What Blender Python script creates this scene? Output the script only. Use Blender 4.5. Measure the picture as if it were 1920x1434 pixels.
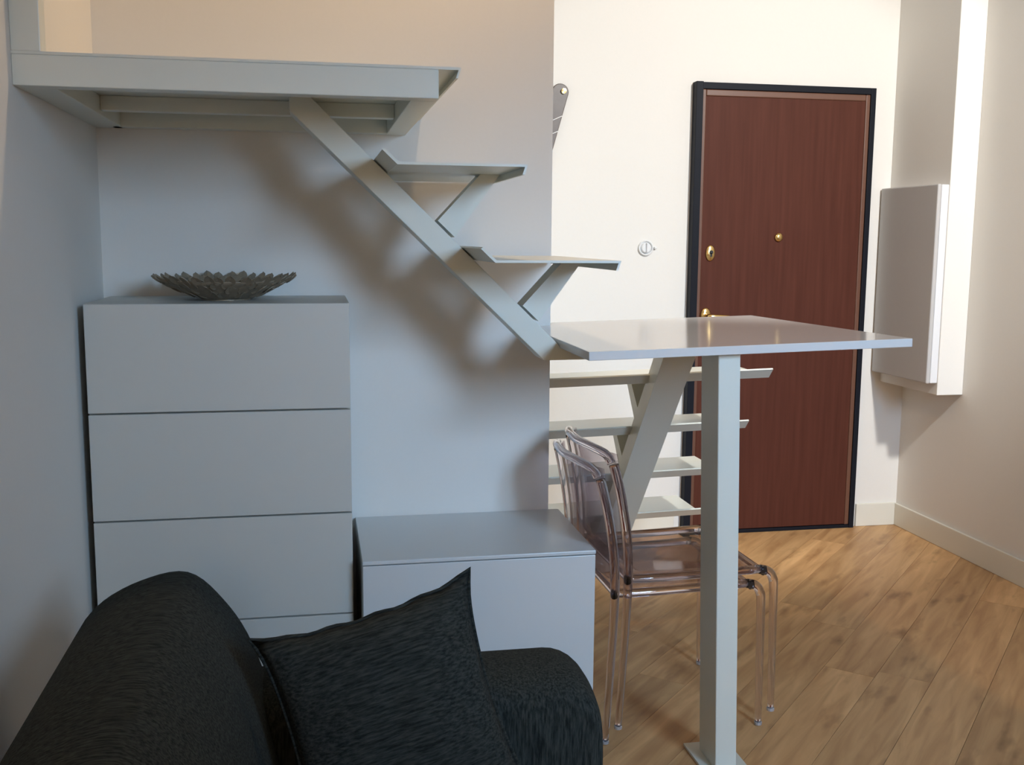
import bpy, bmesh, math, random
from mathutils import Vector, Matrix
random.seed(7)
for o in list(bpy.data.objects):
    bpy.data.objects.remove(o, do_unlink=True)
SC = bpy.context.scene
COL = SC.collection
rad = math.radians

# ------------------------------------------------------------ camera
CAM_H = 1.42
YAW, PITCH, ROLL, FPX = rad(10.843), rad(7.845), rad(-0.413), 1950.0
fw = Vector((math.sin(YAW)*math.cos(PITCH), math.cos(YAW)*math.cos(PITCH), -math.sin(PITCH)))
rt = Vector((math.cos(YAW), -math.sin(YAW), 0))
dn = fw.cross(rt)
rt2 = rt*math.cos(ROLL) + dn*math.sin(ROLL)
dn2 = -rt*math.sin(ROLL) + dn*math.cos(ROLL)
cam_d = bpy.data.cameras.new('camera')
cam = bpy.data.objects.new('camera', cam_d); COL.objects.link(cam)
m = Matrix.Identity(4)
for i in range(3):
    m[i][0] = rt2[i]; m[i][1] = -dn2[i]; m[i][2] = -fw[i]
m[2][3] = CAM_H
cam.matrix_world = m
cam_d.sensor_fit = 'HORIZONTAL'; cam_d.sensor_width = 36.0
cam_d.lens = FPX/1920*36.0
cam_d.clip_start = 0.05
SC.camera = cam

# ------------------------------------------------------------ room measures
XL, XR = -0.598, 2.885          # left and right wall faces
YR, YB, YE = -1.6, 3.2, 4.685   # rear, back (chest) and entrance wall faces
XC = 0.735                      # outer corner of the chest wall
ZC = 3.3

# ------------------------------------------------------------ light
W = bpy.data.worlds.new('world'); SC.world = W; W.use_nodes = True
W.node_tree.nodes['Background'].inputs[0].default_value = (0.55, 0.72, 1.0, 1)
W.node_tree.nodes['Background'].inputs[1].default_value = 1.0

def area(name, loc, target, sx, sy, power, color):
    d = bpy.data.lights.new(name, 'AREA'); d.shape = 'RECTANGLE'; d.size = sx; d.size_y = sy
    d.energy = power; d.color = color
    o = bpy.data.objects.new(name, d); COL.objects.link(o); o.location = loc
    o.rotation_euler = (Vector(target)-Vector(loc)).to_track_quat('-Z', 'Y').to_euler()
    return o
WIN = (1.70, 2.70, 1.65, 3.05)     # window in the rear wall, behind the viewer: x0, x1, z0, z1
wl = area('window_daylight', ((WIN[0]+WIN[1])/2, YR-0.2, (WIN[2]+WIN[3])/2), (0.95, 3.2, 0.75),
          WIN[1]-WIN[0], WIN[3]-WIN[2], 43, (0.45, 0.69, 1.0))
wl.data.spread = rad(75)

SC.view_settings.view_transform = 'Standard'
SC.view_settings.look = 'None'
SC.view_settings.gamma = 1.0
SC.view_settings.use_curve_mapping = False
SC.view_settings.exposure = 0.0

# ------------------------------------------------------------ materials
def new_mat(name):
    mt = bpy.data.materials.new(name); mt.use_nodes = True
    nt = mt.node_tree
    return mt, nt, nt.nodes['Principled BSDF']
def paint(name, col, rough=0.5, bump=0.0, scale=60, metallic=0.0, var=0.03, coat=0.0, spec=0.5):
    mt, nt, b = new_mat(name)
    tc = nt.nodes.new('ShaderNodeTexCoord')
    nz = nt.nodes.new('ShaderNodeTexNoise'); nz.inputs['Scale'].default_value = scale; nz.inputs['Detail'].default_value = 4
    nt.links.new(tc.outputs['Object'], nz.inputs['Vector'])
    mx = nt.nodes.new('ShaderNodeMix'); mx.data_type = 'RGBA'
    mx.inputs['A'].default_value = (*[c*(1-var) for c in col], 1)
    mx.inputs['B'].default_value = (*[min(1, c*(1+var)) for c in col], 1)
    nt.links.new(nz.outputs['Fac'], mx.inputs['Factor'])
    nt.links.new(mx.outputs['Result'], b.inputs['Base Color'])
    b.inputs['Roughness'].default_value = rough
    b.inputs['Metallic'].default_value = metallic
    b.inputs['Coat Weight'].default_value = coat
    b.inputs['Specular IOR Level'].default_value = spec
    if bump > 0:
        bp = nt.nodes.new('ShaderNodeBump'); bp.inputs['Strength'].default_value = bump
        bp.inputs['Distance'].default_value = 0.002
        nt.links.new(nz.outputs['Fac'], bp.inputs['Height'])
        nt.links.new(bp.outputs['Normal'], b.inputs['Normal'])
    return mt

M = {}
M['wall'] = paint('wall_plaster', (0.77, 0.74, 0.69), 0.85, 0.08, 90, var=0.012)
M['ceiling'] = paint('ceiling_plaster', (0.8, 0.79, 0.77), 0.9, 0.05, 60, var=0.01)
M['steel'] = paint('cream_white_lacquered_steel', (0.73, 0.735, 0.655), 0.32, 0.0, 20, var=0.01)
M['landing'] = paint('glossy_white_lacquer', (0.72, 0.70, 0.68), 0.10, 0.0, 12, var=0.01)
M['chest'] = paint('matt_grey_white_lacquer', (0.60, 0.585, 0.535), 0.45, 0.0, 25, var=0.008)
M['cabinet'] = paint('white_lacquer_cabinet', (0.66, 0.66, 0.645), 0.3, 0.0, 25, var=0.008)
M['dark_base'] = paint('dark_carcass', (0.10, 0.11, 0.10), 0.7, 0, 30)  # even dark colour of the slab under the planks
M['baseboard'] = paint('cream_baseboard', (0.72, 0.69, 0.60), 0.45, 0, 30, var=0.01)
M['black'] = paint('black_door_frame', (0.010, 0.011, 0.016), 0.5, 0, 30, spec=0.12)
M['brass'] = paint('polished_brass', (0.85, 0.60, 0.25), 0.22, 0, 40, metallic=1.0)
M['greybox'] = paint('grey_metal_cabinet', (0.50, 0.485, 0.475), 0.5, 0, 40, var=0.01)
M['whitebox'] = paint('white_metal_cabinet', (0.75, 0.75, 0.76), 0.4, 0, 40, var=0.01)
M['darkwood'] = paint('dark_brown_wood', (0.10, 0.075, 0.06), 0.4, 0.1, 30, var=0.25)
M['plastic'] = paint('white_plastic', (0.74, 0.74, 0.73), 0.35, 0, 30, var=0.01)
M['keyhole'] = paint('keyhole_black', (0.01, 0.01, 0.01), 0.5, 0, 30)
M['bowl'] = paint('tarnished_shell_grey', (0.27, 0.22, 0.155), 0.45, 0.2, 55, metallic=0.25, var=0.35)
M['foot'] = paint('clear_pale_foot', (0.6, 0.62, 0.68), 0.15, 0, 30, metallic=0.6)

def wood_door():
    mt, nt, b = new_mat('brown_veneer_door')
    tc = nt.nodes.new('ShaderNodeTexCoord'); mp = nt.nodes.new('ShaderNodeMapping')
    mp.inputs['Scale'].default_value = (45, 45, 2.2)
    nz = nt.nodes.new('ShaderNodeTexNoise'); nz.inputs['Scale'].default_value = 1.0; nz.inputs['Detail'].default_value = 6
    cr = nt.nodes.new('ShaderNodeValToRGB')
    cr.color_ramp.elements[0].position = 0.3; cr.color_ramp.elements[0].color = (0.072, 0.022, 0.0135, 1)
    cr.color_ramp.elements[1].position = 0.75; cr.color_ramp.elements[1].color = (0.096, 0.031, 0.0195, 1)
    nt.links.new(tc.outputs['Object'], mp.inputs['Vector']); nt.links.new(mp.outputs['Vector'], nz.inputs['Vector'])
    nt.links.new(nz.outputs['Fac'], cr.inputs['Fac']); nt.links.new(cr.outputs['Color'], b.inputs['Base Color'])
    b.inputs['Roughness'].default_value = 0.55; b.inputs['Specular IOR Level'].default_value = 0.12
    return mt
M['door'] = wood_door()
M['door_edge'] = paint('lighter_brown_edge', (0.135, 0.06, 0.036), 0.4, 0, 30, var=0.1)

def oak():
    mt, nt, b = new_mat('oak_plank')
    N = nt.nodes.new; L = nt.links.new
    tc = N('ShaderNodeTexCoord'); oi = N('ShaderNodeObjectInfo')
    add = N('ShaderNodeVectorMath'); add.operation = 'ADD'
    mul = N('ShaderNodeMath'); mul.operation = 'MULTIPLY'; mul.inputs[1].default_value = 37.0
    L(oi.outputs['Random'], mul.inputs[0]); L(tc.outputs['Object'], add.inputs[0]); L(mul.outputs[0], add.inputs[1])
    mp = N('ShaderNodeMapping'); mp.inputs['Scale'].default_value = (1.6, 14, 1)
    L(add.outputs[0], mp.inputs['Vector'])
    n1 = N('ShaderNodeTexNoise'); n1.inputs['Scale'].default_value = 1.6; n1.inputs['Detail'].default_value = 7; n1.inputs['Distortion'].default_value = 0.6
    L(mp.outputs['Vector'], n1.inputs['Vector'])
    cr = N('ShaderNodeValToRGB')
    cr.color_ramp.elements[0].position = 0.25; cr.color_ramp.elements[0].color = (0.38, 0.21, 0.10, 1)
    cr.color_ramp.elements[1].position = 0.78; cr.color_ramp.elements[1].color = (0.70, 0.45, 0.235, 1)
    L(n1.outputs['Fac'], cr.inputs['Fac'])
    # darker knots and smoky patches
    mp2 = N('ShaderNodeMapping'); mp2.inputs['Scale'].default_value = (3.2, 9, 1); L(add.outputs[0], mp2.inputs['Vector'])
    n2 = N('ShaderNodeTexNoise'); n2.inputs['Scale'].default_value = 1.3; n2.inputs['Detail'].default_value = 3
    L(mp2.outputs['Vector'], n2.inputs['Vector'])
    r2 = N('ShaderNodeValToRGB'); r2.color_ramp.elements[0].position = 0.60; r2.color_ramp.elements[0].color = (1, 1, 1, 1)
    r2.color_ramp.elements[1].position = 0.80; r2.color_ramp.elements[1].color = (0.45, 0.40, 0.36, 1)
    L(n2.outputs['Fac'], r2.inputs['Fac'])
    mx = N('ShaderNodeMix'); mx.data_type = 'RGBA'; mx.blend_type = 'MULTIPLY'; mx.inputs['Factor'].default_value = 1
    L(cr.outputs['Color'], mx.inputs['A']); L(r2.outputs['Color'], mx.inputs['B'])
    # plank to plank tone
    hs = N('ShaderNodeHueSaturation'); hs.inputs['Saturation'].default_value = 1.08
    mr = N('ShaderNodeMapRange'); mr.inputs['To Min'].default_value = 0.92; mr.inputs['To Max'].default_value = 1.26
    L(oi.outputs['Random'], mr.inputs['Value']); L(mr.outputs['Result'], hs.inputs['Value']); L(mx.outputs['Result'], hs.inputs['Color'])
    L(hs.outputs['Color'], b.inputs['Base Color'])
    bp = N('ShaderNodeBump'); bp.inputs['Strength'].default_value = 0.15; bp.inputs['Distance'].default_value = 0.001
    L(n1.outputs['Fac'], bp.inputs['Height']); L(bp.outputs['Normal'], b.inputs['Normal'])
    b.inputs['Roughness'].default_value = 0.48
    return mt
M['oak'] = oak()

def fabric(name, c0, c1, rot=(0, 0, 0), scl=(260, 26, 260)):
    mt, nt, b = new_mat(name)
    N = nt.nodes.new; L = nt.links.new
    tc = N('ShaderNodeTexCoord'); mp = N('ShaderNodeMapping'); mp.inputs['Scale'].default_value = scl; mp.inputs['Rotation'].default_value = rot
    L(tc.outputs['Object'], mp.inputs['Vector'])
    nz = N('ShaderNodeTexNoise'); nz.inputs['Scale'].default_value = 1.0; nz.inputs['Detail'].default_value = 4; nz.inputs['Roughness'].default_value = 0.65
    L(mp.outputs['Vector'], nz.inputs['Vector'])
    cr = N('ShaderNodeValToRGB')
    cr.color_ramp.elements[0].position = 0.36; cr.color_ramp.elements[0].color = (*c0, 1)
    cr.color_ramp.elements[1].position = 0.66; cr.color_ramp.elements[1].color = (*c1, 1)
    L(nz.outputs['Fac'], cr.inputs['Fac']); L(cr.outputs['Color'], b.inputs['Base Color'])
    bp = N('ShaderNodeBump'); bp.inputs['Strength'].default_value = 0.5; bp.inputs['Distance'].default_value = 0.002
    L(nz.outputs['Fac'], bp.inputs['Height']); L(bp.outputs['Normal'], b.inputs['Normal'])
    b.inputs['Roughness'].default_value = 0.95; b.inputs['Specular IOR Level'].default_value = 0.15
    b.inputs['Sheen Weight'].default_value = 0.0
    return mt
FC = ((0.011, 0.013, 0.0125), (0.046, 0.053, 0.048))
M['fab_back'] = fabric('charcoal_chenille_back', *FC, scl=(24, 230, 230))
M['fab_arm'] = fabric('charcoal_chenille_arm', *FC, scl=(230, 230, 22))
M['fab_pillow'] = fabric('charcoal_chenille_pillow', (0.011, 0.013, 0.0125), (0.044, 0.050, 0.046), scl=(26, 240, 240))

def clear():
    # clear tinted plastic: light passes straight through, more is absorbed where the path through the wall is long
    mt, nt, b = new_mat('smoky_clear_polycarbonate')
    N = nt.nodes.new; L = nt.links.new
    tc = N('ShaderNodeTexCoord'); nz = N('ShaderNodeTexNoise'); nz.inputs['Scale'].default_value = 9
    L(tc.outputs['Object'], nz.inputs['Vector'])
    bp = N('ShaderNodeBump'); bp.inputs['Strength'].default_value = 0.06; bp.inputs['Distance'].default_value = 0.01
    L(nz.outputs['Fac'], bp.inputs['Height'])
    lw = N('ShaderNodeLayerWeight'); lw.inputs['Blend'].default_value = 0.45; L(bp.outputs['Normal'], lw.inputs['Normal'])
    cr = N('ShaderNodeValToRGB')
    cr.color_ramp.elements[0].position = 0.30; cr.color_ramp.elements[0].color = (0.965, 0.945, 0.95, 1)
    cr.color_ramp.elements[1].position = 1.0; cr.color_ramp.elements[1].color = (0.55, 0.50, 0.55, 1)
    L(lw.outputs['Facing'], cr.inputs['Fac'])
    tr = N('ShaderNodeBsdfTransparent'); L(cr.outputs['Color'], tr.inputs['Color'])
    gl = N('ShaderNodeBsdfGlossy'); gl.inputs['Roughness'].default_value = 0.06; L(bp.outputs['Normal'], gl.inputs['Normal'])
    pw = N('ShaderNodeMath'); pw.operation = 'POWER'; pw.inputs[1].default_value = 3.0; L(lw.outputs['Facing'], pw.inputs[0])
    fr = N('ShaderNodeMapRange'); fr.inputs['To Min'].default_value = 0.045; fr.inputs['To Max'].default_value = 0.40; L(pw.outputs[0], fr.inputs['Value'])
    ms = N('ShaderNodeMixShader'); L(fr.outputs['Result'], ms.inputs[0]); L(tr.outputs[0], ms.inputs[1]); L(gl.outputs[0], ms.inputs[2])
    L(ms.outputs[0], nt.nodes['Material Output'].inputs['Surface'])
    return mt
M['clear'] = clear()
def clear_tube():
    mt, nt, b = new_mat('smoky_clear_rod')
    b.inputs['Transmission Weight'].default_value = 1.0; b.inputs['IOR'].default_value = 1.47
    tc = nt.nodes.new('ShaderNodeTexCoord'); nz = nt.nodes.new('ShaderNodeTexNoise'); nz.inputs['Scale'].default_value = 14
    cr = nt.nodes.new('ShaderNodeValToRGB'); cr.color_ramp.elements[0].color = (0.80, 0.75, 0.79, 1); cr.color_ramp.elements[1].color = (0.88, 0.84, 0.87, 1)
    nt.links.new(tc.outputs['Object'], nz.inputs['Vector']); nt.links.new(nz.outputs['Fac'], cr.inputs['Fac']); nt.links.new(cr.outputs['Color'], b.inputs['Base Color'])
    b.inputs['Roughness'].default_value = 0.04
    return mt
M['clear_tube'] = clear_tube()
def glass():
    mt, nt, b = new_mat('window_glass')
    tr = nt.nodes.new('ShaderNodeBsdfTransparent'); gl = nt.nodes.new('ShaderNodeBsdfGlossy'); gl.inputs['Roughness'].default_value = 0.02
    fr = nt.nodes.new('ShaderNodeFresnel'); fr.inputs['IOR'].default_value = 1.45
    ms = nt.nodes.new('ShaderNodeMixShader'); out = nt.nodes['Material Output']
    nt.links.new(fr.outputs['Fac'], ms.inputs[0]); nt.links.new(tr.outputs[0], ms.inputs[1]); nt.links.new(gl.outputs[0], ms.inputs[2])
    nt.links.new(ms.outputs[0], out.inputs['Surface'])
    return mt
M['glass'] = glass()

# ------------------------------------------------------------ helpers
def link(name, me, mat, parent=None):
    o = bpy.data.objects.new(name, me); COL.objects.link(o)
    if mat is not None: me.materials.append(M[mat] if isinstance(mat, str) else mat)
    if parent is not None: o.parent = parent
    return o
def finish(name, bm, mat, parent=None, bevel=0.0, smooth=False, seg=2, loc=None):
    bmesh.ops.recalc_face_normals(bm, faces=bm.faces)
    me = bpy.data.meshes.new(name); bm.to_mesh(me); bm.free()
    if smooth:
        for p in me.polygons: p.use_smooth = True
    o = link(name, me, mat, parent)
    if bevel > 0:
        md = o.modifiers.new('bevel', 'BEVEL'); md.width = bevel; md.segments = seg; md.limit_method = 'ANGLE'
    if loc is not None: o.location = loc
    return o
def box_bm(bm, x0, x1, y0, y1, z0, z1, f=None):
    vs = [Vector((x, y, z)) for z in (z0, z1) for y in (y0, y1) for x in (x0, x1)]
    if f: vs = [f(v) for v in vs]
    vs = [bm.verts.new(v) for v in vs]
    for q in ((0,1,3,2),(4,6,7,5),(0,4,5,1),(1,5,7,3),(3,7,6,2),(2,6,4,0)):
        bm.faces.new([vs[i] for i in q])
def box(name, x0, x1, y0, y1, z0, z1, mat, parent=None, bevel=0.0, f=None):
    bm = bmesh.new(); box_bm(bm, x0, x1, y0, y1, z0, z1, f)
    return finish(name, bm, mat, parent, bevel)
def prism_bm(bm, pts, mapf, a, b):
    """pts: 2-D outline; mapf(u, w, t) -> 3-D; extruded from t=a to t=b"""
    va = [bm.verts.new(mapf(u, w, a)) for u, w in pts]
    vb = [bm.verts.new(mapf(u, w, b)) for u, w in pts]
    n = len(pts)
    bm.faces.new(va); bm.faces.new(list(reversed(vb)))
    for i in range(n):
        bm.faces.new([va[i], vb[i], vb[(i+1) % n], va[(i+1) % n]])
def prism(name, pts, mapf, a, b, mat, parent=None, bevel=0.0):
    bm = bmesh.new(); prism_bm(bm, pts, mapf, a, b)
    return finish(name, bm, mat, parent, bevel)
def tube_bm(bm, path, radii, n=12, cap=True):
    path = [Vector(p) for p in path]
    if not isinstance(radii, (list, tuple)): radii = [radii]*len(path)
    rings = []
    up = Vector((0.123, 0.456, 0.88)).normalized()
    for i, p in enumerate(path):
        t = (path[min(i+1, len(path)-1)] - path[max(i-1, 0)]).normalized()
        s = t.cross(up)
        if s.length < 1e-4: s = t.cross(Vector((1, 0, 0)))
        s.normalize(); u = s.cross(t).normalized(); up = u
        rings.append([bm.verts.new(p + (s*math.cos(2*math.pi*k/n) + u*math.sin(2*math.pi*k/n))*radii[i]) for k in range(n)])
    for a, b in zip(rings, rings[1:]):
        for k in range(n):
            bm.faces.new([a[k], a[(k+1) % n], b[(k+1) % n], b[k]])
    if cap:
        bm.faces.new(list(reversed(rings[0]))); bm.faces.new(rings[-1])
def spline(pts, k=6):
    pts = [Vector(p) for p in pts]; out = []
    for i in range(len(pts)-1):
        p0 = pts[max(i-1, 0)]; p1 = pts[i]; p2 = pts[i+1]; p3 = pts[min(i+2, len(pts)-1)]
        for j in range(k):
            t = j/k
            out.append(0.5*((2*p1)+(p2-p0)*t+(2*p0-5*p1+4*p2-p3)*t*t+(3*p1-p0-3*p2+p3)*t**3))
    out.append(pts[-1]); return out
def lathe_bm(bm, prof, n=24, axis='Z', c=(0, 0, 0)):
    rings = []
    for r, h in prof:
        ring = []
        for k in range(n):
            a = 2*math.pi*k/n; p = (r*math.cos(a), r*math.sin(a), h)
            if axis == 'Y': p = (p[0], -p[2], p[1])
            ring.append(bm.verts.new(Vector(p)+Vector(c)))
        rings.append(ring)
    for a, b in zip(rings, rings[1:]):
        for k in range(n): bm.faces.new([a[k], a[(k+1) % n], b[(k+1) % n], b[k]])
    bm.faces.new(rings[0]); bm.faces.new(rings[-1])
def thing(name, label, cat, loc=(0, 0, 0), group=None):
    o = bpy.data.objects.new(name, None); COL.objects.link(o); o.empty_display_size = 0.1
    o.location = loc; tag(o, label, cat, group); bpy.context.view_layer.update()
    return o
def tag(o, label, cat, group=None, kind=None):
    o['label'] = label; o['category'] = cat
    if group: o['group'] = group
    if kind: o['kind'] = kind
    return o
def struct(o, label, cat): return tag(o, label, cat, kind='structure')
def adopt(root):
    """parts were modelled in world space: keep them in place under a root that is not at the origin"""
    inv = Matrix.Translation(root.location).inverted()
    for c in root.children:
        if not c.get('_kept'):
            c.matrix_parent_inverse = inv

# ------------------------------------------------------------ the setting
T = 0.12
floor = struct(box('floor', XL, XR, YR, YE, -0.06, -0.004, 'dark_base'), 'oak plank floor laid diagonally across the room', 'floor')
ANG = rad(46.5); PW = 0.165
ca, sa = math.cos(ANG), math.sin(ANG)
def clip(poly, nx, ny, d):
    out = []
    for i in range(len(poly)):
        a, b = poly[i], poly[(i+1) % len(poly)]
        da, db = nx*a[0]+ny*a[1]-d, nx*b[0]+ny*b[1]-d
        if da <= 0: out.append(a)
        if (da < 0 < db) or (db < 0 < da):
            t = da/(da-db); out.append((a[0]+(b[0]-a[0])*t, a[1]+(b[1]-a[1])*t))
    return out
def to_world(u, v): return (1.196 + u*ca - v*sa, 2.588 + u*sa + v*ca)
def to_plank(x, y): x -= 1.196; y -= 2.588; return (x*ca + y*sa, -x*sa + y*ca)
for r in range(-32, 26):
    v0, v1 = r*PW+0.0006, (r+1)*PW-0.0006
    u = -7 + random.random()*1.8
    while u < 7:
        ln = 1.5 + random.random()*0.7
        poly = [to_world(u+0.0005, v0), to_world(u+ln-0.0005, v0), to_world(u+ln-0.0005, v1), to_world(u+0.0005, v1)]
        for nx, ny, d in ((-1, 0, -XL-0.002), (1, 0, XR-0.002), (0, -1, -YR-0.002), (0, 1, YE-0.002)):
            poly = clip(poly, nx, ny, d)
            if len(poly) < 3: break
        # nothing is laid under the solid wall block
        if len(poly) >= 3 and not all(p[0] < XC and p[1] > YB for p in poly):
            cx = sum(p[0] for p in poly)/len(poly); cy = sum(p[1] for p in poly)/len(poly)
            loc = [to_plank(x-cx+1.196, y-cy+2.588) for x, y in poly]
            bm = bmesh.new()
            dz = random.uniform(-0.0004, 0.0)
            prism_bm(bm, loc, lambda a, b, t: Vector((a, b, t)), -0.004, dz)
            o = finish('plank', bm, 'oak', floor)
            o.location = (cx, cy, 0); o.rotation_euler = (0, 0, ANG)
        u += ln

struct(box('wall_left', XL-T, XL, YR-T, YB+T, -0.06, ZC, 'wall'), 'white plaster wall on the left beside the sofa', 'wall')
struct(box('wall_back', XL, XC, YB, YE, -0.06, ZC, 'wall'), 'white plaster wall behind the chest of drawers and stairs', 'wall')
struct(box('wall_entrance', XL-T, XR+T, YE, YE+T, -0.06, ZC, 'wall'), 'bright white wall around the brown entrance door', 'wall')
struct(box('wall_right', XR, XR+T, YR-T, YE, -0.06, ZC, 'wall'), 'beige white plaster wall on the right', 'wall')
bm = bmesh.new()
box_bm(bm, XL, WIN[0], YR-T, YR, -0.06, ZC); box_bm(bm, WIN[1], XR, YR-T, YR, -0.06, ZC)
box_bm(bm, WIN[0], WIN[1], YR-T, YR, -0.06, WIN[2]); box_bm(bm, WIN[0], WIN[1], YR-T, YR, WIN[3], ZC)
struct(finish('wall_rear', bm, 'wall'), 'white plaster wall with a window behind the viewer', 'wall')
struct(box('wall_light_blocker', XL, XR, 0.5, 0.66, 2.22, ZC, 'wall'), 'white lintel added out of view to keep window light off the upper wall', 'wall')  # unseen block, added to shade loft and upper wall from the window
struct(box('ceiling', XL-T, XR+T, YR-T, YE+T, ZC, ZC+0.1, 'ceiling'), 'white plaster ceiling above the loft', 'ceiling')
WL = 'tall white framed window in the wall behind the viewer'
win = struct(thing('window_1', WL, 'window', ((WIN[0]+WIN[1])/2, YR, WIN[2])), WL, 'window')
bm = bmesh.new(); fwd = 0.05; wm = (WIN[0]+WIN[1])/2
for a, b, c, d in ((WIN[0], WIN[0]+fwd, WIN[2], WIN[3]), (WIN[1]-fwd, WIN[1], WIN[2], WIN[3]), (WIN[0], WIN[1], WIN[2], WIN[2]+fwd), (WIN[0], WIN[1], WIN[3]-fwd, WIN[3]),
                   (wm-0.03, wm+0.03, WIN[2], WIN[3])):
    box_bm(bm, a, b, YR-0.08, YR-0.03, c, d)
finish('window_frame', bm, 'steel', win)
for a, b in ((WIN[0]+fwd, wm-0.03), (wm+0.03, WIN[1]-fwd)):
    box('window_pane', a, b, YR-0.056, YR-0.052, WIN[2]+fwd, WIN[3]-fwd, 'glass', win)
adopt(win)

struct(box('baseboard_entrance', 2.66, XR-0.013, YE-0.013, YE, 0, 0.115, 'baseboard', bevel=0.003), 'short white baseboard right of the entrance door', 'baseboard')
struct(box('baseboard_right', XR-0.013, XR, 0.2, YE, 0, 0.112, 'baseboard', bevel=0.003), 'cream baseboard along the right wall', 'baseboard')
struct(box('baseboard_left_of_door', XC, 1.70, YE-0.013, YE, 0, 0.115, 'baseboard', bevel=0.003), 'white baseboard left of the door behind the lower stairs', 'baseboard').name = 'baseboard_entry'
CHX, CHY = 2.757, 4.2
struct(box('trim_1', CHX, XR, CHY, YE, 0.735, ZC, 'wall', bevel=0.003), 'white boxed-in wall chase hanging above the floor at the right corner', 'wall chase')

# entrance door
DX0, DX1, DZ1 = 1.735, 2.640, 2.140
door = struct(thing('door_1', 'dark brown entrance door with black frame and brass fittings', 'door', ((DX0+DX1)/2, YE, 0)), 'dark brown entrance door with black frame and brass fittings', 'door')
bm = bmesh.new()
box_bm(bm, DX0, DX0+0.034, YE-0.05, YE, 0, DZ1); box_bm(bm, DX1-0.026, DX1, YE-0.03, YE, 0, DZ1)
box_bm(bm, DX0+0.0345, DX1-0.0265, YE-0.03, YE, DZ1-0.03, DZ1); box_bm(bm, DX0+0.0345, DX1-0.0265, YE-0.028, YE, 0, 0.016)
finish('door_frame', bm, 'black', door, bevel=0.002)
lx0, lx1, lz0, lz1 = DX0+0.035, DX1-0.027, 0.017, DZ1-0.031
box('door_leaf', lx0+0.022, lx1-0.022, YE-0.022, YE-0.002, lz0+0.002, lz1-0.03, 'door', door, bevel=0.002)
bm = bmesh.new()
box_bm(bm, lx0, lx0+0.022, YE-0.028, YE-0.002, lz0, lz1); box_bm(bm, lx1-0.022, lx1, YE-0.026, YE-0.002, lz0, lz1)
box_bm(bm, lx0+0.0225, lx1-0.0225, YE-0.026, YE-0.002, lz1-0.03, lz1-0.0005)
finish('edge_moulding', bm, 'door_edge', door, bevel=0.004)
LY = YE-0.022
def disc(name, x, z, rx, rz, th, mat, parent, y=LY, dome=0.3):
    bm = bmesh.new()
    lathe_bm(bm, [(1.0, 0), (1.0, th*0.5), (0.85, th), (0.3, th*(1+dome)), (0.01, th*(1+dome))], 24, 'Y')
    for v in bm.verts: v.co = Vector((x + v.co.x*rx, y + v.co.y, z + v.co.z*rz))
    return finish(name, bm, mat, parent, smooth=True)
lock = disc('lock_escutcheon', 1.836, 1.362, 0.024, 0.038, 0.008, 'brass', door)
bm = bmesh.new(); lathe_bm(bm, [(0.009, 0), (0.009, 0.004), (0.001, 0.004)], 12, 'Y', (1.838, LY-0.0098, 1.366)); box_bm(bm, 1.834, 1.842, LY-0.0138, LY-0.0098, 1.345, 1.362)
finish('keyhole', bm, 'keyhole', lock)
disc('peephole', 2.176, 1.438, 0.021, 0.021, 0.012, 'brass', door)
hd = disc('door_handle', 1.822, 1.068, 0.027, 0.038, 0.010, 'brass', door)
bm = bmesh.new()
tube_bm(bm, spline([(1.822, LY-0.005, 1.068), (1.822, LY-0.045, 1.068), (1.835, LY-0.056, 1.068), (1.88, LY-0.056, 1.066), (1.925, LY-0.052, 1.062)]), [0.011]*24+[0.009], 12)
finish('lever', bm, 'brass', hd, smooth=True)
adopt(door)

# ------------------------------------------------------------ loft platform
LY0 = 2.35; LZ0, LZ1 = 1.726, 1.795; LX1 = 0.281
loft = thing('loft_platform', 'white steel loft platform hung between the walls at the top left', 'loft platform', (XL, YB, LZ0))
box('front_beam', XL, LX1, LY0, LY0+0.05, LZ0, LZ1-0.006, 'steel', loft, bevel=0.002)
box('side_beam', LX1-0.058, LX1, LY0+0.05, YB, LZ0, LZ1-0.02, 'steel', loft, bevel=0.002)
box('wall_beam', XL+0.05, LX1-0.058, YB-0.05, YB, LZ0, LZ1-0.02, 'steel', loft, bevel=0.002)
box('wall_beam', XL, XL+0.075, LY0+0.05, YB, LZ0, LZ1-0.02, 'steel', loft, bevel=0.002)
box('joist', XL+0.075, LX1-0.058, 2.862, 2.90, LZ0+0.012, LZ1-0.02, 'steel', loft, bevel=0.002)
box('deck_panel', XL, LX1-0.001, LY0+0.05, YB, LZ1-0.02, LZ1-0.006, 'steel', loft)
# the folded nosing plate that closes the deck above the stairs
nos = [(-0.06, 0.0), (0.05, 0.0), (0.043, -0.024), (0.038, -0.024), (0.044, -0.006), (-0.06, -0.006)]
prism('nosing_plate', nos, lambda u, w, t: Vector((LX1+u, t, LZ1+w)), LY0, YB-0.003, 'steel', loft)
box('edge_plate', XL, LX1-0.06, LY0, YB-0.003, LZ1-0.006, LZ1, 'steel', loft)
box('side_post', XL, XL+0.058, LY0, LY0+0.05, LZ1, ZC, 'steel', loft, bevel=0.002)
adopt(loft)

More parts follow.
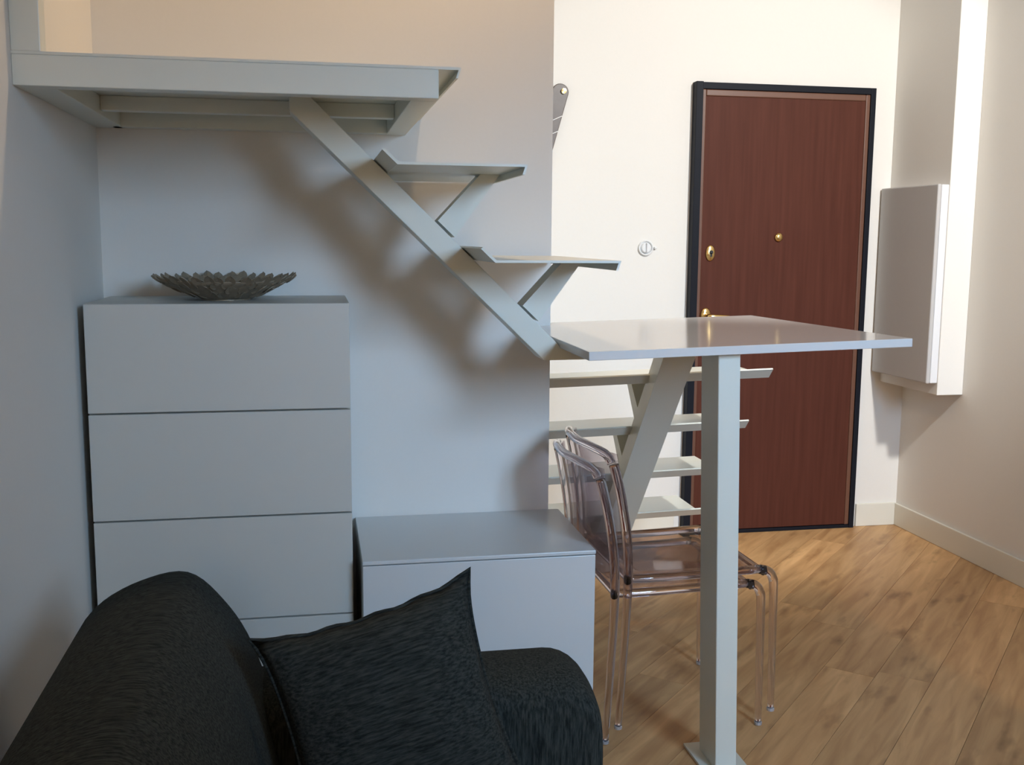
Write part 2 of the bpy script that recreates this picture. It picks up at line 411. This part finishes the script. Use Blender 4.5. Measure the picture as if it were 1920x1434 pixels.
# ------------------------------------------------------------ staircase
stair = thing('staircase', 'cream white steel open staircase turning at a landing', 'staircase', (1.07, 2.54, 0))
TILT = rad(1.6); PVX = 1.07
def lean(v):
    x, z = v.x-PVX, v.z
    return Vector((PVX + x*math.cos(TILT) - z*math.sin(TILT), v.y, x*math.sin(TILT) + z*math.cos(TILT)))
TH = 0.006
def tread_profile(L):
    # folded sheet: kicked-up back edge, flat step, nosing folded down
    return [(-0.033, 0.031), (0.0, 0.0), (L, 0.0), (L-0.007, -0.024), (L-0.013, -0.024), (L-0.007, -TH), (-0.003, -TH), (-0.038, 0.027)]
strut_prof = [(0.127, -0.128), (0.172, -0.171), (0.292, -TH), (0.240, -TH)]
YS0, YS1 = 2.75, 2.86
for bx, bz, L in ((0.200, 1.595, 0.304), (0.430, 1.370, 0.308)):
    t = prism('tread', tread_profile(L), lambda u, w, q: Vector((bx+u, q, bz+w)), 2.45, 3.165, 'steel', stair)
    prism('strut', strut_prof, lambda u, w, q: Vector((bx+u, q, bz+w)), YS0+0.012, YS1-0.012, 'steel', t)
# upper stringer: its lower edge runs from the landing to the loft joist
def zs(x): return 1.104 + (0.608-x)*0.963
vt = 0.09
prism('upper_stringer', [(-0.05, zs(-0.05)), (-0.05, LZ1-0.0205), (0.0, min(LZ1-0.0205, zs(0.0)+vt)), (0.640, zs(0.640)+vt-0.012), (0.665, 1.125), (0.80, 1.128), (0.80, 1.095), (0.615, 1.093)],
      lambda u, w, q: Vector((u, q, w)), YS0, YS1, 'steel', stair, bevel=0.002)
# landing
LDZ = 1.16
lp = [(0.690, 2.440), (1.555, 2.440), (1.485, 3.300), (0.690, 3.300)]
prism('landing', lp, lambda u, w, q: lean(Vector((u, w, q))), LDZ-0.022, LDZ, 'landing', stair, bevel=0.0015)
post = box('support_post', 1.040, 1.100, 2.480, 2.600, 0.008, LDZ-0.022, 'steel', stair, bevel=0.003, f=lean)
box('base_plate', 1.008, 1.136, 2.440, 2.641, 0.0, 0.008, 'steel', post, bevel=0.001)
# lower flight, descending away from the landing
BX0, BX1 = 1.150, 1.262
def zb(y): return 0.79 - 1.1*(y-3.45)
prism('lower_stringer', [(3.135, zb(3.135)), (3.45+0.79/1.1, 0.0), (3.45+0.89/1.1, 0.0), (3.225, LDZ-0.022), (3.135, LDZ-0.022)],
      lambda u, w, q: lean(Vector((q, u, w))), BX0, BX1, 'steel', stair, bevel=0.002)
for by, bz in ((3.405, 0.935), (3.605, 0.718), (3.82, 0.495), (4.045, 0.268)):
    t = prism('tread', tread_profile(0.31), lambda u, w, q: lean(Vector((q, by+u, bz+w))), 0.80, 1.60, 'steel', stair)
    prism('strut', strut_prof, lambda u, w, q: lean(Vector((q, by+u, bz+w))), BX0+0.012, BX1-0.012, 'steel', t)
adopt(stair)

# ------------------------------------------------------------ chest of drawers
CX0, CX1, CYF, CZ = -0.577, 0.095, 2.805, 1.248
chest = thing('chest_of_drawers', 'tall handleless pale grey chest of drawers with a bowl on top', 'chest of drawers', ((CX0+CX1)/2, 3.0, 0))
box('body', CX0, CX1, CYF+0.022, YB-0.006, 0.075, CZ-0.02, 'chest', chest, bevel=0.001)
box('top', CX0, CX1, CYF+0.021, YB-0.006, CZ-0.02+0.001, CZ, 'chest', chest, bevel=0.001)
box('plinth', CX0+0.02, CX1-0.02, CYF+0.05, YB-0.03, 0.0, 0.075, 'chest', chest)
zz = [CZ+0.0005, 0.962, 0.675, 0.388, 0.101]
for a, b in zip(zz, zz[1:]):
    box('drawer', CX0+0.001, CX1-0.001, CYF, CYF+0.02, b+0.0035, a-0.0005 if a == zz[0] else a-0.001, 'chest', chest, bevel=0.0015)
adopt(chest)

# ------------------------------------------------------------ low cabinet
KX0, KX1, KYF, KZ = 0.117, 0.768, 2.735, 0.556
cab = thing('low_cabinet', 'low white cabinet standing against the wall below the stairs', 'cabinet', ((KX0+KX1)/2, 3.0, 0))
box('body', KX0, KX1, KYF+0.02, YB-0.006, 0.06, KZ-0.012, 'cabinet', cab, bevel=0.001)
box('top', KX0, KX1, KYF, YB-0.004, KZ-0.011, KZ, 'cabinet', cab, bevel=0.002)
box('door', KX0+0.001, KX1-0.001, KYF+0.001, KYF+0.019, 0.062, KZ-0.014, 'cabinet', cab, bevel=0.0015)
box('plinth', KX0+0.02, KX1-0.02, KYF+0.05, YB-0.03, 0.0, 0.06, 'cabinet', cab)
adopt(cab)

# ------------------------------------------------------------ bowl of overlapping leaves
bowl = thing('decorative_bowl', 'shallow grey brown bowl of overlapping leaf scales on the chest', 'bowl', (-0.237, 2.985, CZ+0.0005))
BR, BH = 0.192, 0.064
def bowl_z(r): return 0.004 + BH*max(0, (r-0.055)/(BR-0.055))**1.35
bm = bmesh.new()
prof = [(0.001, 0.004)] + [(0.055 + (BR-0.02-0.055)*i/8, bowl_z(0.055+(BR-0.02-0.055)*i/8)) for i in range(9)]
lathe_bm(bm, [(r, z-0.003) for r, z in prof] + [(r, z) for r, z in reversed(prof)], 40)
finish('shell', bm, 'bowl', bowl, smooth=True)
bm = bmesh.new(); lathe_bm(bm, [(0.066, 0), (0.066, 0.004), (0.05, 0.006), (0.002, 0.006)], 32)
finish('foot_ring', bm, 'bowl', bowl)
bm = bmesh.new()   # one leaf, pointing outwards along +x, length 1 and slightly cupped
prof = [(0.0, 0.25), (0.25, 0.52), (0.55, 0.56), (0.82, 0.38), (1.0, 0.03)]
top, bot = [], []
for u, hw in prof:
    top.append([bm.verts.new((u, s*hw, 0.10*(1-abs(s)) + 0.06*u)) for s in (-1, 0, 1)])
    bot.append([bm.verts.new((u, s*hw, 0.10*(1-abs(s)) + 0.06*u - 0.07)) for s in (-1, 0, 1)])
for A, flip in ((top, 0), (bot, 1)):
    for a, b in zip(A, A[1:]):
        for k in (0, 1):
            q = [a[k], b[k], b[k+1], a[k+1]]; bm.faces.new(q[::-1] if flip else q)
for k in (0, 2):
    for (a, b), (c, d) in zip(zip(top, top[1:]), zip(bot, bot[1:])): bm.faces.new([a[k], b[k], d[k], c[k]])
for e in (0, -1):
    for k in (0, 1): bm.faces.new([top[e][k], top[e][k+1], bot[e][k+1], bot[e][k]])
bmesh.ops.recalc_face_normals(bm, faces=bm.faces)
leaf_me = bpy.data.meshes.new('leaf'); bm.to_mesh(leaf_me); bm.free(); leaf_me.materials.append(M['bowl'])
for ring, (r0, n, ln) in enumerate(((0.060, 16, 0.042), (0.088, 22, 0.042), (0.116, 27, 0.042), (0.142, 32, 0.040), (0.163, 36, 0.037))):
    for k in range(n):
        a = 2*math.pi*(k + 0.5*(ring % 2))/n + random.uniform(-0.03, 0.03)
        r1 = r0 + ln
        s = math.atan2(bowl_z(r1)-bowl_z(r0), ln) + random.uniform(-0.03, 0.12)
        o = bpy.data.objects.new('leaf', leaf_me); COL.objects.link(o); o.parent = bowl
        off = -0.006
        o.matrix_basis = Matrix.Translation((r0*math.cos(a), r0*math.sin(a), max(0.004, bowl_z(r0)+off+0.003))) @ Matrix.Rotation(a, 4, 'Z') @ Matrix.Rotation(-s, 4, 'Y') @ Matrix.Rotation(random.uniform(-0.25, 0.25), 4, 'X') @ Matrix.Diagonal((ln*random.uniform(0.95, 1.12), ln*0.66, ln*0.6, 1))

# ------------------------------------------------------------ sofa and cushion
sofa = thing('sofa', 'dark charcoal fabric sofa with rounded back in the foreground', 'sofa', (0.05, 1.2, 0))
def extr_round(name, prof, y0, y1, mat, round_end, sub=2, k=4, rnd=0.06):
    """closed profile (x, z) swept along y; both ends puffed in so that they read as stuffed"""
    pts = [Vector((x, 0, z)) for x, z in prof]
    cx = sum(p.x for p in pts)/len(pts); cz = sum(p.z for p in pts)/len(pts)
    bm = bmesh.new(); rings = []
    st = []
    for i in range(k+1):
        a = math.pi/2*i/k; st.append((y0 + rnd*(1-math.sin(a)), rnd*(1-math.cos(math.pi/2-a))*0+rnd*(1-math.sin(math.pi/2*i/k))))
    # y stations with inset (quarter-round ends)
    ys = []
    for i in range(k+1):
        a = math.pi/2*i/k; ys.append((y0 + rnd*(1-math.cos(a)), rnd*(1-math.sin(a))))
    for i in range(1, 7): ys.append((y0+rnd + (y1-y0-2*rnd)*i/7, 0))
    for i in range(k, -1, -1):
        a = math.pi/2*i/k; ys.append((y1 - rnd*(1-math.cos(a)), rnd*(1-math.sin(a))))
    for y, ins in ys:
        ring = []
        for p in pts:
            d = Vector((p.x-cx, 0, p.z-cz)); l = d.length
            q = Vector((cx, 0, cz)) + d*(max(l-ins, 0.01)/l)
            ring.append(bm.verts.new((q.x, y, q.z)))
        rings.append(ring)
    n = len(pts)
    for a, b in zip(rings, rings[1:]):
        for i in range(n): bm.faces.new([a[i], a[(i+1) % n], b[(i+1) % n], b[i]])
    bm.faces.new(rings[0]); bm.faces.new(rings[-1])
    o = finish(name, bm, mat, sofa, smooth=True)
    return o
def smooth_prof(pts, k=5):
    c = pts + pts[:1]; P = [Vector((x, 0, z)) for x, z in pts]; n = len(P); out = []
    for i in range(n):
        p0, p1, p2, p3 = P[i-1], P[i], P[(i+1) % n], P[(i+2) % n]
        for j in range(k):
            t = j/k
            q = 0.5*((2*p1)+(p2-p0)*t+(2*p0-5*p1+4*p2-p3)*t*t+(3*p1-p0-3*p2+p3)*t**3); out.append((q.x, q.z))
    return out
back = smooth_prof([(-0.475, 0.12), (-0.485, 0.45), (-0.462, 0.64), (-0.418, 0.718), (-0.340, 0.763), (-0.250, 0.776), (-0.182, 0.715), (-0.128, 0.620), (-0.085, 0.47), (-0.065, 0.34), (-0.06, 0.12)])
extr_round('backrest', back, 0.25, 2.075, 'fab_back', 1, rnd=0.05)
# arm: profile in the y-z plane, swept along x
def arm(y0, y1):
    yc = (y0+y1)/2; h = (y1-y0)/2
    pr = smooth_prof([(y0, 0.06), (y0, 0.30), (y0-0.004, 0.46), (y0+0.012, 0.535), (yc-0.045, 0.562), (yc+0.045, 0.562), (y1-0.012, 0.535), (y1+0.004, 0.46), (y1, 0.30), (y1, 0.06)], 4)
    bm = bmesh.new(); rings = []
    xs = []
    x0, x1, rr = -0.45, 0.553, 0.085
    xs.append((x0, 0.02, 1))
    for i in range(1, 8): xs.append((x0+(x1-rr-x0)*i/7, 0.0, 1))
    for i in range(1, 8):
        a = math.pi/2*i/7; xs.append((x1-rr+rr*math.sin(a), rr*(1-math.cos(a)), 1))
    for x, ins, _ in xs:
        ring = []
        for y, z in pr:
            zz_ = z if z < 0.2 else min(z, 0.2 + (z-0.2)*((0.566-ins)-0.2)/(0.566-0.2))
            yy = yc + (y-yc)*(1-ins*0.9)
            ring.append(bm.verts.new((x, yy, zz_)))
        rings.append(ring)
    n = len(pr)
    for a, b in zip(rings, rings[1:]):
        for i in range(n): bm.faces.new([a[i], a[(i+1) % n], b[(i+1) % n], b[i]])
    bm.faces.new(rings[0]); bm.faces.new(rings[-1])
    return finish('armrest', bm, 'fab_arm', sofa, smooth=True)
arm(1.885, 2.12)
arm(0.15, 0.36)
def rbox(name, x0, x1, y0, y1, z0, z1, mat, parent, r=0.04):
    o = box(name, x0, x1, y0, y1, z0, z1, mat, parent)
    md = o.modifiers.new('bevel', 'BEVEL'); md.width = r; md.segments = 5
    for p in o.data.polygons: p.use_smooth = True
    return o
rbox('seat_base', -0.44, 0.565, 0.30, 1.95, 0.05, 0.24, 'fab_arm', sofa, 0.02)
rbox('seat_cushion', -0.10, 0.580, 1.12, 1.878, 0.225, 0.335, 'fab_back', sofa, 0.05)
rbox('seat_cushion', -0.10, 0.580, 0.367, 1.115, 0.225, 0.335, 'fab_back', sofa, 0.05)
for x, y in ((-0.40, 0.25), (0.50, 0.25), (-0.40, 2.0), (0.50, 2.0)):
    bm = bmesh.new(); lathe_bm(bm, [(0.018, 0), (0.024, 0.06), (0.01, 0.065)], 12, 'Z', (x, y, 0)); finish('foot', bm, 'darkwood', sofa)
adopt(sofa)

pil = thing('throw_pillow', 'dark charcoal square throw pillow leaning against the sofa arm', 'pillow', (0.126, 1.752, 0.385))
bm = bmesh.new(); n = 22; S = 0.192
def pil_pt(i, j, side):
    u, v = -1+2*i/n, -1+2*j/n
    e = (1-abs(u)**2.4)*(1-abs(v)**2.4)
    th = 0.062*max(e, 0)**0.55
    bow = 1-0.085*(1-v*v)*(abs(u)**1.5)
    bow2 = 1-0.085*(1-u*u)*(abs(v)**1.5)
    ear = 1 + 0.06*(abs(u)*abs(v))**8
    wr = 0.0022*math.sin(u*15)*abs(v)**6*(1-abs(u)**6) if v > 0 else 0
    wob = 0.004*math.sin(7*u+3*v)*math.sin(5*v-2*u)*e
    return Vector((u*S*bow*ear, side*th+wob, v*S*bow2*ear + wr))
G = {}
for side in (-1, 1):
    for i in range(n+1):
        for j in range(n+1):
            edge = i in (0, n) or j in (0, n)
            if edge and side == 1: G[i, j, 1] = G[i, j, -1]; continue
            G[i, j, side] = bm.verts.new(pil_pt(i, j, side))
for side in (-1, 1):
    for i in range(n):
        for j in range(n):
            q = [G[i, j, side], G[i+1, j, side], G[i+1, j+1, side], G[i, j+1, side]]
            bm.faces.new(q if side < 0 else q[::-1])
po = finish('pillow_body', bm, 'fab_pillow', pil, smooth=True)
bm = bmesh.new()
edge = [pil_pt(i, 0, -1) for i in range(n)] + [pil_pt(n, j, -1) for j in range(n)] + [pil_pt(n-i, n, -1) for i in range(n)] + [pil_pt(0, n-j, -1) for j in range(n+1)]
tube_bm(bm, edge, 0.0035, 6, cap=False)
so = finish('seam_piping', bm, 'fab_pillow', po, smooth=True)
po.matrix_basis = Matrix.Translation((0, 0, 0.200)) @ Matrix.Rotation(rad(-15), 4, 'X') @ Matrix.Rotation(rad(-14.5), 4, 'Y')

# ------------------------------------------------------------ stacked clear chairs
def make_chair():
    ch = thing('clear_chair', 'x', 'chair', (0, 0, 0), 'stacked clear chairs')
    D, Wd = 0.235, 0.225      # half depth (x) and half width (y)
    R0 = 0.0125
    back_tops = []
    for s in (-1, 1):
        y = s*Wd
        # front leg rises, bends over and runs back as the seat rail
        bm = bmesh.new()
        leg = [(D+0.005, y, 0.006), (D+0.002, y, 0.2), (D, y*0.985, 0.375)]
        bend = [(D-0.004, y*0.98, 0.408), (D-0.018, y*0.978, 0.428), (D-0.045, y*0.976, 0.436)]
        P = spline(leg+bend, 5); tube_bm(bm, P, [0.0095+0.004*min(1, i/12) for i in range(len(P))], 12)
        o = finish('leg', bm, 'clear_tube', ch, smooth=True)
        bm = bmesh.new(); lathe_bm(bm, [(0.008, 0), (0.0115, 0.002), (0.0115, 0.010), (0.004, 0.014)], 12, 'Z', (D+0.005, y, 0)); finish('foot_cap', bm, 'foot', o)
        bm = bmesh.new(); P = spline([(D-0.045, y*0.976, 0.436), (0.05, y*0.96, 0.432), (-0.14, y*0.95, 0.428), (-D+0.03, y*0.95, 0.43)], 4); tube_bm(bm, P, R0, 12)
        finish('seat_rail', bm, 'clear_tube', ch, smooth=True)
        # rear leg sweeps up into the back post
        bm = bmesh.new()
        y = s*(Wd+0.022)
        P = spline([(-D-0.005, y, 0.006), (-D+0.006, y, 0.2), (-D+0.016, y*0.98, 0.40), (-D+0.016, y*0.97, 0.50), (-D+0.006, y*0.965, 0.60), (-D-0.012, y*0.95, 0.70), (-D-0.028, y*0.92, 0.765)], 5)
        tube_bm(bm, P, [0.0095+0.004*min(1, i/12) for i in range(len(P))], 12)
        o = finish('leg', bm, 'clear_tube', ch, smooth=True)
        bm = bmesh.new(); lathe_bm(bm, [(0.008, 0), (0.0115, 0.002), (0.0115, 0.010), (0.004, 0.014)], 12, 'Z', (-D-0.005, y, 0)); finish('foot_cap', bm, 'foot', o)
    # curved top rail
    bm = bmesh.new()
    P = spline([(-D-0.028, -Wd*0.92, 0.765), (-D-0.040, -Wd*0.83, 0.788), (-D-0.062, -Wd*0.5, 0.797), (-D-0.073, 0, 0.797), (-D-0.062, Wd*0.5, 0.797), (-D-0.040, Wd*0.83, 0.788), (-D-0.028, Wd*0.92, 0.765)], 5)
    tube_bm(bm, P, 0.0125, 12); finish('top_rail', bm, 'clear_tube', ch, smooth=True)
    # back panel, a thin curved shell
    bm = bmesh.new(); nu, nv = 12, 8; A = {}
    for sd, off in ((0, -0.003), (1, 0.003)):
        for i in range(nu+1):
            for j in range(nv+1):
                u = -1+2*i/nu; v = j/nv
                z = 0.47 + (0.79-0.47)*v
                xb = -D + 0.016 - 0.030*max(0, (z-0.5)/0.29)**1.6 - 0.040*(1-u*u)*(0.35+0.65*v)
                A[sd, i, j] = bm.verts.new((xb+off, u*Wd*0.93, z - 0.02*(1-v)*(1-u*u)*0))
    for i in range(nu):
        for j in range(nv):
            bm.faces.new([A[0, i, j], A[0, i, j+1], A[0, i+1, j+1], A[0, i+1, j]]); bm.faces.new([A[1, i, j], A[1, i+1, j], A[1, i+1, j+1], A[1, i, j+1]])
    for i in range(nu):
        bm.faces.new([A[0, i, 0], A[0, i+1, 0], A[1, i+1, 0], A[1, i, 0]]); bm.faces.new([A[0, i, nv], A[1, i, nv], A[1, i+1, nv], A[0, i+1, nv]])
    for j in range(nv):
        bm.faces.new([A[0, 0, j], A[1, 0, j], A[1, 0, j+1], A[0, 0, j+1]]); bm.faces.new([A[0, nu, j], A[0, nu, j+1], A[1, nu, j+1], A[1, nu, j]])
    finish('back_panel', bm, 'clear', ch, smooth=True)
    # dished seat
    bm = bmesh.new(); A = {}
    for sd, off in ((0, 0.004), (1, -0.004)):
        for i in range(nu+1):
            for j in range(nv+1):
                u = -1+2*i/nu; v = -1+2*j/nv
                roll = 0.018*max(0, v-0.7)/0.3
                A[sd, i, j] = bm.verts.new((v*(D-0.02)*(1-0.05*u*u*(v > 0)), u*Wd*0.95, 0.438 - 0.014*(1-u*u)*(1-v*v) - roll + off))
    for i in range(nu):
        for j in range(nv):
            bm.faces.new([A[0, i, j], A[0, i, j+1], A[0, i+1, j+1], A[0, i+1, j]]); bm.faces.new([A[1, i, j], A[1, i+1, j], A[1, i+1, j+1], A[1, i, j+1]])
    for i in range(nu):
        bm.faces.new([A[0, i, 0], A[0, i+1, 0], A[1, i+1, 0], A[1, i, 0]]); bm.faces.new([A[0, i, nv], A[1, i, nv], A[1, i+1, nv], A[0, i+1, nv]])
    for j in range(nv):
        bm.faces.new([A[0, 0, j], A[1, 0, j], A[1, 0, j+1], A[0, 0, j+1]]); bm.faces.new([A[0, nu, j], A[0, nu, j+1], A[1, nu, j+1], A[1, nu, j]])
    finish('seat', bm, 'clear', ch, smooth=True)
    # front and rear aprons
    for x in (D-0.03, -D+0.03):
        bm = bmesh.new(); tube_bm(bm, spline([(x, -Wd*0.95, 0.424), (x+0.006, 0, 0.420), (x, Wd*0.95, 0.424)], 5), 0.010, 10); finish('apron_bar', bm, 'clear_tube', ch, smooth=True)
    return ch
c1 = make_chair()
c1.location = (1.026, 2.945, 0); c1.rotation_euler = (0, 0, rad(1.5))
c1['label'] = 'clear smoky plastic chair under the landing, lower one of the stacked pair'
def copy_tree(o, parent=None):
    c = o.copy(); COL.objects.link(c); c.parent = parent
    for k in list(o.children): copy_tree(k, c)
    return c
c2 = copy_tree(c1)
c2.location = (1.064, 2.946, 0.040)
c2['label'] = 'clear smoky plastic chair nested on top of the other clear chair'

# ------------------------------------------------------------ things on the walls
bx = thing('wall_cabinet', 'grey flat wall cabinet on the chase right of the door', 'wall cabinet', (CHX, 4.43, 0.77))
box('cabinet_body', 2.722, CHX, 4.205, 4.672, 0.790, 1.672, 'whitebox', bx, bevel=0.003)
box('cabinet_door', 2.702, 2.721, 4.203, 4.674, 0.788, 1.674, 'greybox', bx, bevel=0.006)
adopt(bx)

sw = thing('wall_thermostat', 'small round white thermostat on the wall left of the door', 'thermostat', (1.526, YE, 1.384))
bm = bmesh.new(); lathe_bm(bm, [(0.036, 0), (0.036, 0.010), (0.033, 0.012), (0.029, 0.010), (0.027, 0.004)], 28, 'Y'); finish('rim', bm, 'plastic', sw, smooth=False)
bm = bmesh.new(); lathe_bm(bm, [(0.024, 0), (0.024, 0.012), (0.02, 0.016), (0.002, 0.016)], 28, 'Y'); dial = finish('dial', bm, 'plastic', sw)
box('pointer', -0.003, 0.003, -0.021, -0.0155, -0.022, 0.022, 'greybox', dial, bevel=0.001)
bm = bmesh.new(); lathe_bm(bm, [(0.006, 0), (0.006, 0.014), (0.002, 0.016)], 12, 'Y', (0.045, 0, 0.0)); finish('button', bm, 'plastic', sw)

# rounded dark wooden paddle hung at a slant, mostly hidden by the wall corner
pd = thing('wall_paddle', 'slanted dark wooden paddle with rounded end beside the wall corner', 'wall decoration', (1.105, YE, 2.075))
bm = bmesh.new()
outl = []
for i in range(13):
    a = math.pi*i/12; outl.append((0.038*math.cos(a), 0.036*math.sin(a)))
outl += [(-0.036, -0.45), (-0.02, -0.52), (0.02, -0.52), (0.036, -0.45)]
prism_bm(bm, outl, lambda u, w, t: Vector((u, t, w)), -0.022, -0.004)
po = finish('paddle_blade', bm, 'darkwood', pd, bevel=0.003)
po.rotation_euler = (0, rad(15.5), 0)
for q in (-0.13, -0.20):
    bm = bmesh.new(); tube_bm(bm, [(-0.036, -0.024, q-0.03), (0.0, -0.026, q), (0.036, -0.024, q+0.03)], 0.0018, 6); finish('cord_binding', bm, 'plastic', po)
bm = bmesh.new(); lathe_bm(bm, [(0.006, 0), (0.006, 0.025), (0.012, 0.027), (0.012, 0.032), (0.003, 0.033)], 12, 'Y', (0.012, 0, 0.006)); finish('hook', bm, 'brass', po)

# ------------------------------------------------------------ lamps above the frame
def spot_fixture(name, label, loc, target, power, color, angle, blend, r):
    t = thing(name, label, 'spotlight', (loc[0], loc[1], ZC))
    L = Vector(loc)-Vector((loc[0], loc[1], ZC))
    bm = bmesh.new(); lathe_bm(bm, [(0.05, -0.025), (0.05, 0.0), (0.002, 0.0)], 24); finish('ceiling_plate', bm, 'steel', t)
    bm = bmesh.new(); tube_bm(bm, [(0, 0, -0.02), (0, 0, L.z+0.04)], 0.008, 10); finish('stem', bm, 'steel', t)
    d = (Vector(target)-Vector(loc)).normalized()
    bm = bmesh.new(); tube_bm(bm, [L-d*0.12, L-d*0.02], [0.035, 0.06], 20, cap=True); finish('lamp_head', bm, 'steel', t)
    li = bpy.data.lights.new(name+'_bulb', 'SPOT'); li.energy = power; li.color = color; li.spot_size = rad(angle); li.spot_blend = blend; li.shadow_soft_size = r
    lo = bpy.data.objects.new(name+'_bulb', li); COL.objects.link(lo); lo.location = Vector(loc)+d*0.02; lo.rotation_euler = d.to_track_quat('-Z', 'Y').to_euler()
spot_fixture('entrance_spotlight', 'white ceiling spotlight aimed at the entrance wall', (2.35, 1.25, 3.12), (1.90, 4.68, 1.42), 500, (1.0, 0.985, 0.955), 54, 0.5, 0.10)
spot_fixture('loft_spotlight', 'white ceiling spotlight above the loft', (0.50, 2.86, 3.1), (0.45, 3.2, 1.9), 46, (1.0, 0.70, 0.42), 150, 0.8, 0.06)

# added unseen lamp behind the viewer: warm fill for the left side
fl = thing('floor_lamp', 'slim floor lamp with pale shade added behind the viewer as warm fill', 'lamp', (-0.3, -0.95, 0))
bm = bmesh.new(); lathe_bm(bm, [(0.13, 0), (0.13, 0.015), (0.02, 0.022), (0.002, 0.022)], 28); finish('base', bm, 'steel', fl)
bm = bmesh.new(); tube_bm(bm, [(0, 0, 0.02), (0, 0, 1.5)], 0.011, 10); finish('pole', bm, 'steel', fl)
bm = bmesh.new(); n = 28
for r0, z0, r1, z1 in ((0.17, 1.48, 0.13, 1.74),):
    lo = [bm.verts.new((r0*math.cos(2*math.pi*k/n), r0*math.sin(2*math.pi*k/n), z0)) for k in range(n)]
    hi = [bm.verts.new((r1*math.cos(2*math.pi*k/n), r1*math.sin(2*math.pi*k/n), z1)) for k in range(n)]
    for k in range(n): bm.faces.new([lo[k], lo[(k+1) % n], hi[(k+1) % n], hi[k]])
mt, nt, b = new_mat('lamp_shade_paper'); b.inputs['Base Color'].default_value = (0.9, 0.8, 0.65, 1)
tl = nt.nodes.new('ShaderNodeBsdfTranslucent'); tl.inputs['Color'].default_value = (1.0, 0.9, 0.75, 1)
mx = nt.nodes.new('ShaderNodeMixShader'); mx.inputs[0].default_value = 0.8
nt.links.new(b.outputs[0], mx.inputs[1]); nt.links.new(tl.outputs[0], mx.inputs[2]); nt.links.new(mx.outputs[0], nt.nodes['Material Output'].inputs['Surface'])
finish('lamp_shade', bm, mt, fl, smooth=True)
li = bpy.data.lights.new('floor_lamp_bulb', 'POINT'); li.energy = 20; li.color = (1.0, 0.72, 0.42); li.shadow_soft_size = 0.05
lo = bpy.data.objects.new('floor_lamp_bulb', li); COL.objects.link(lo); lo.location = (-0.3, -0.95, 1.6)
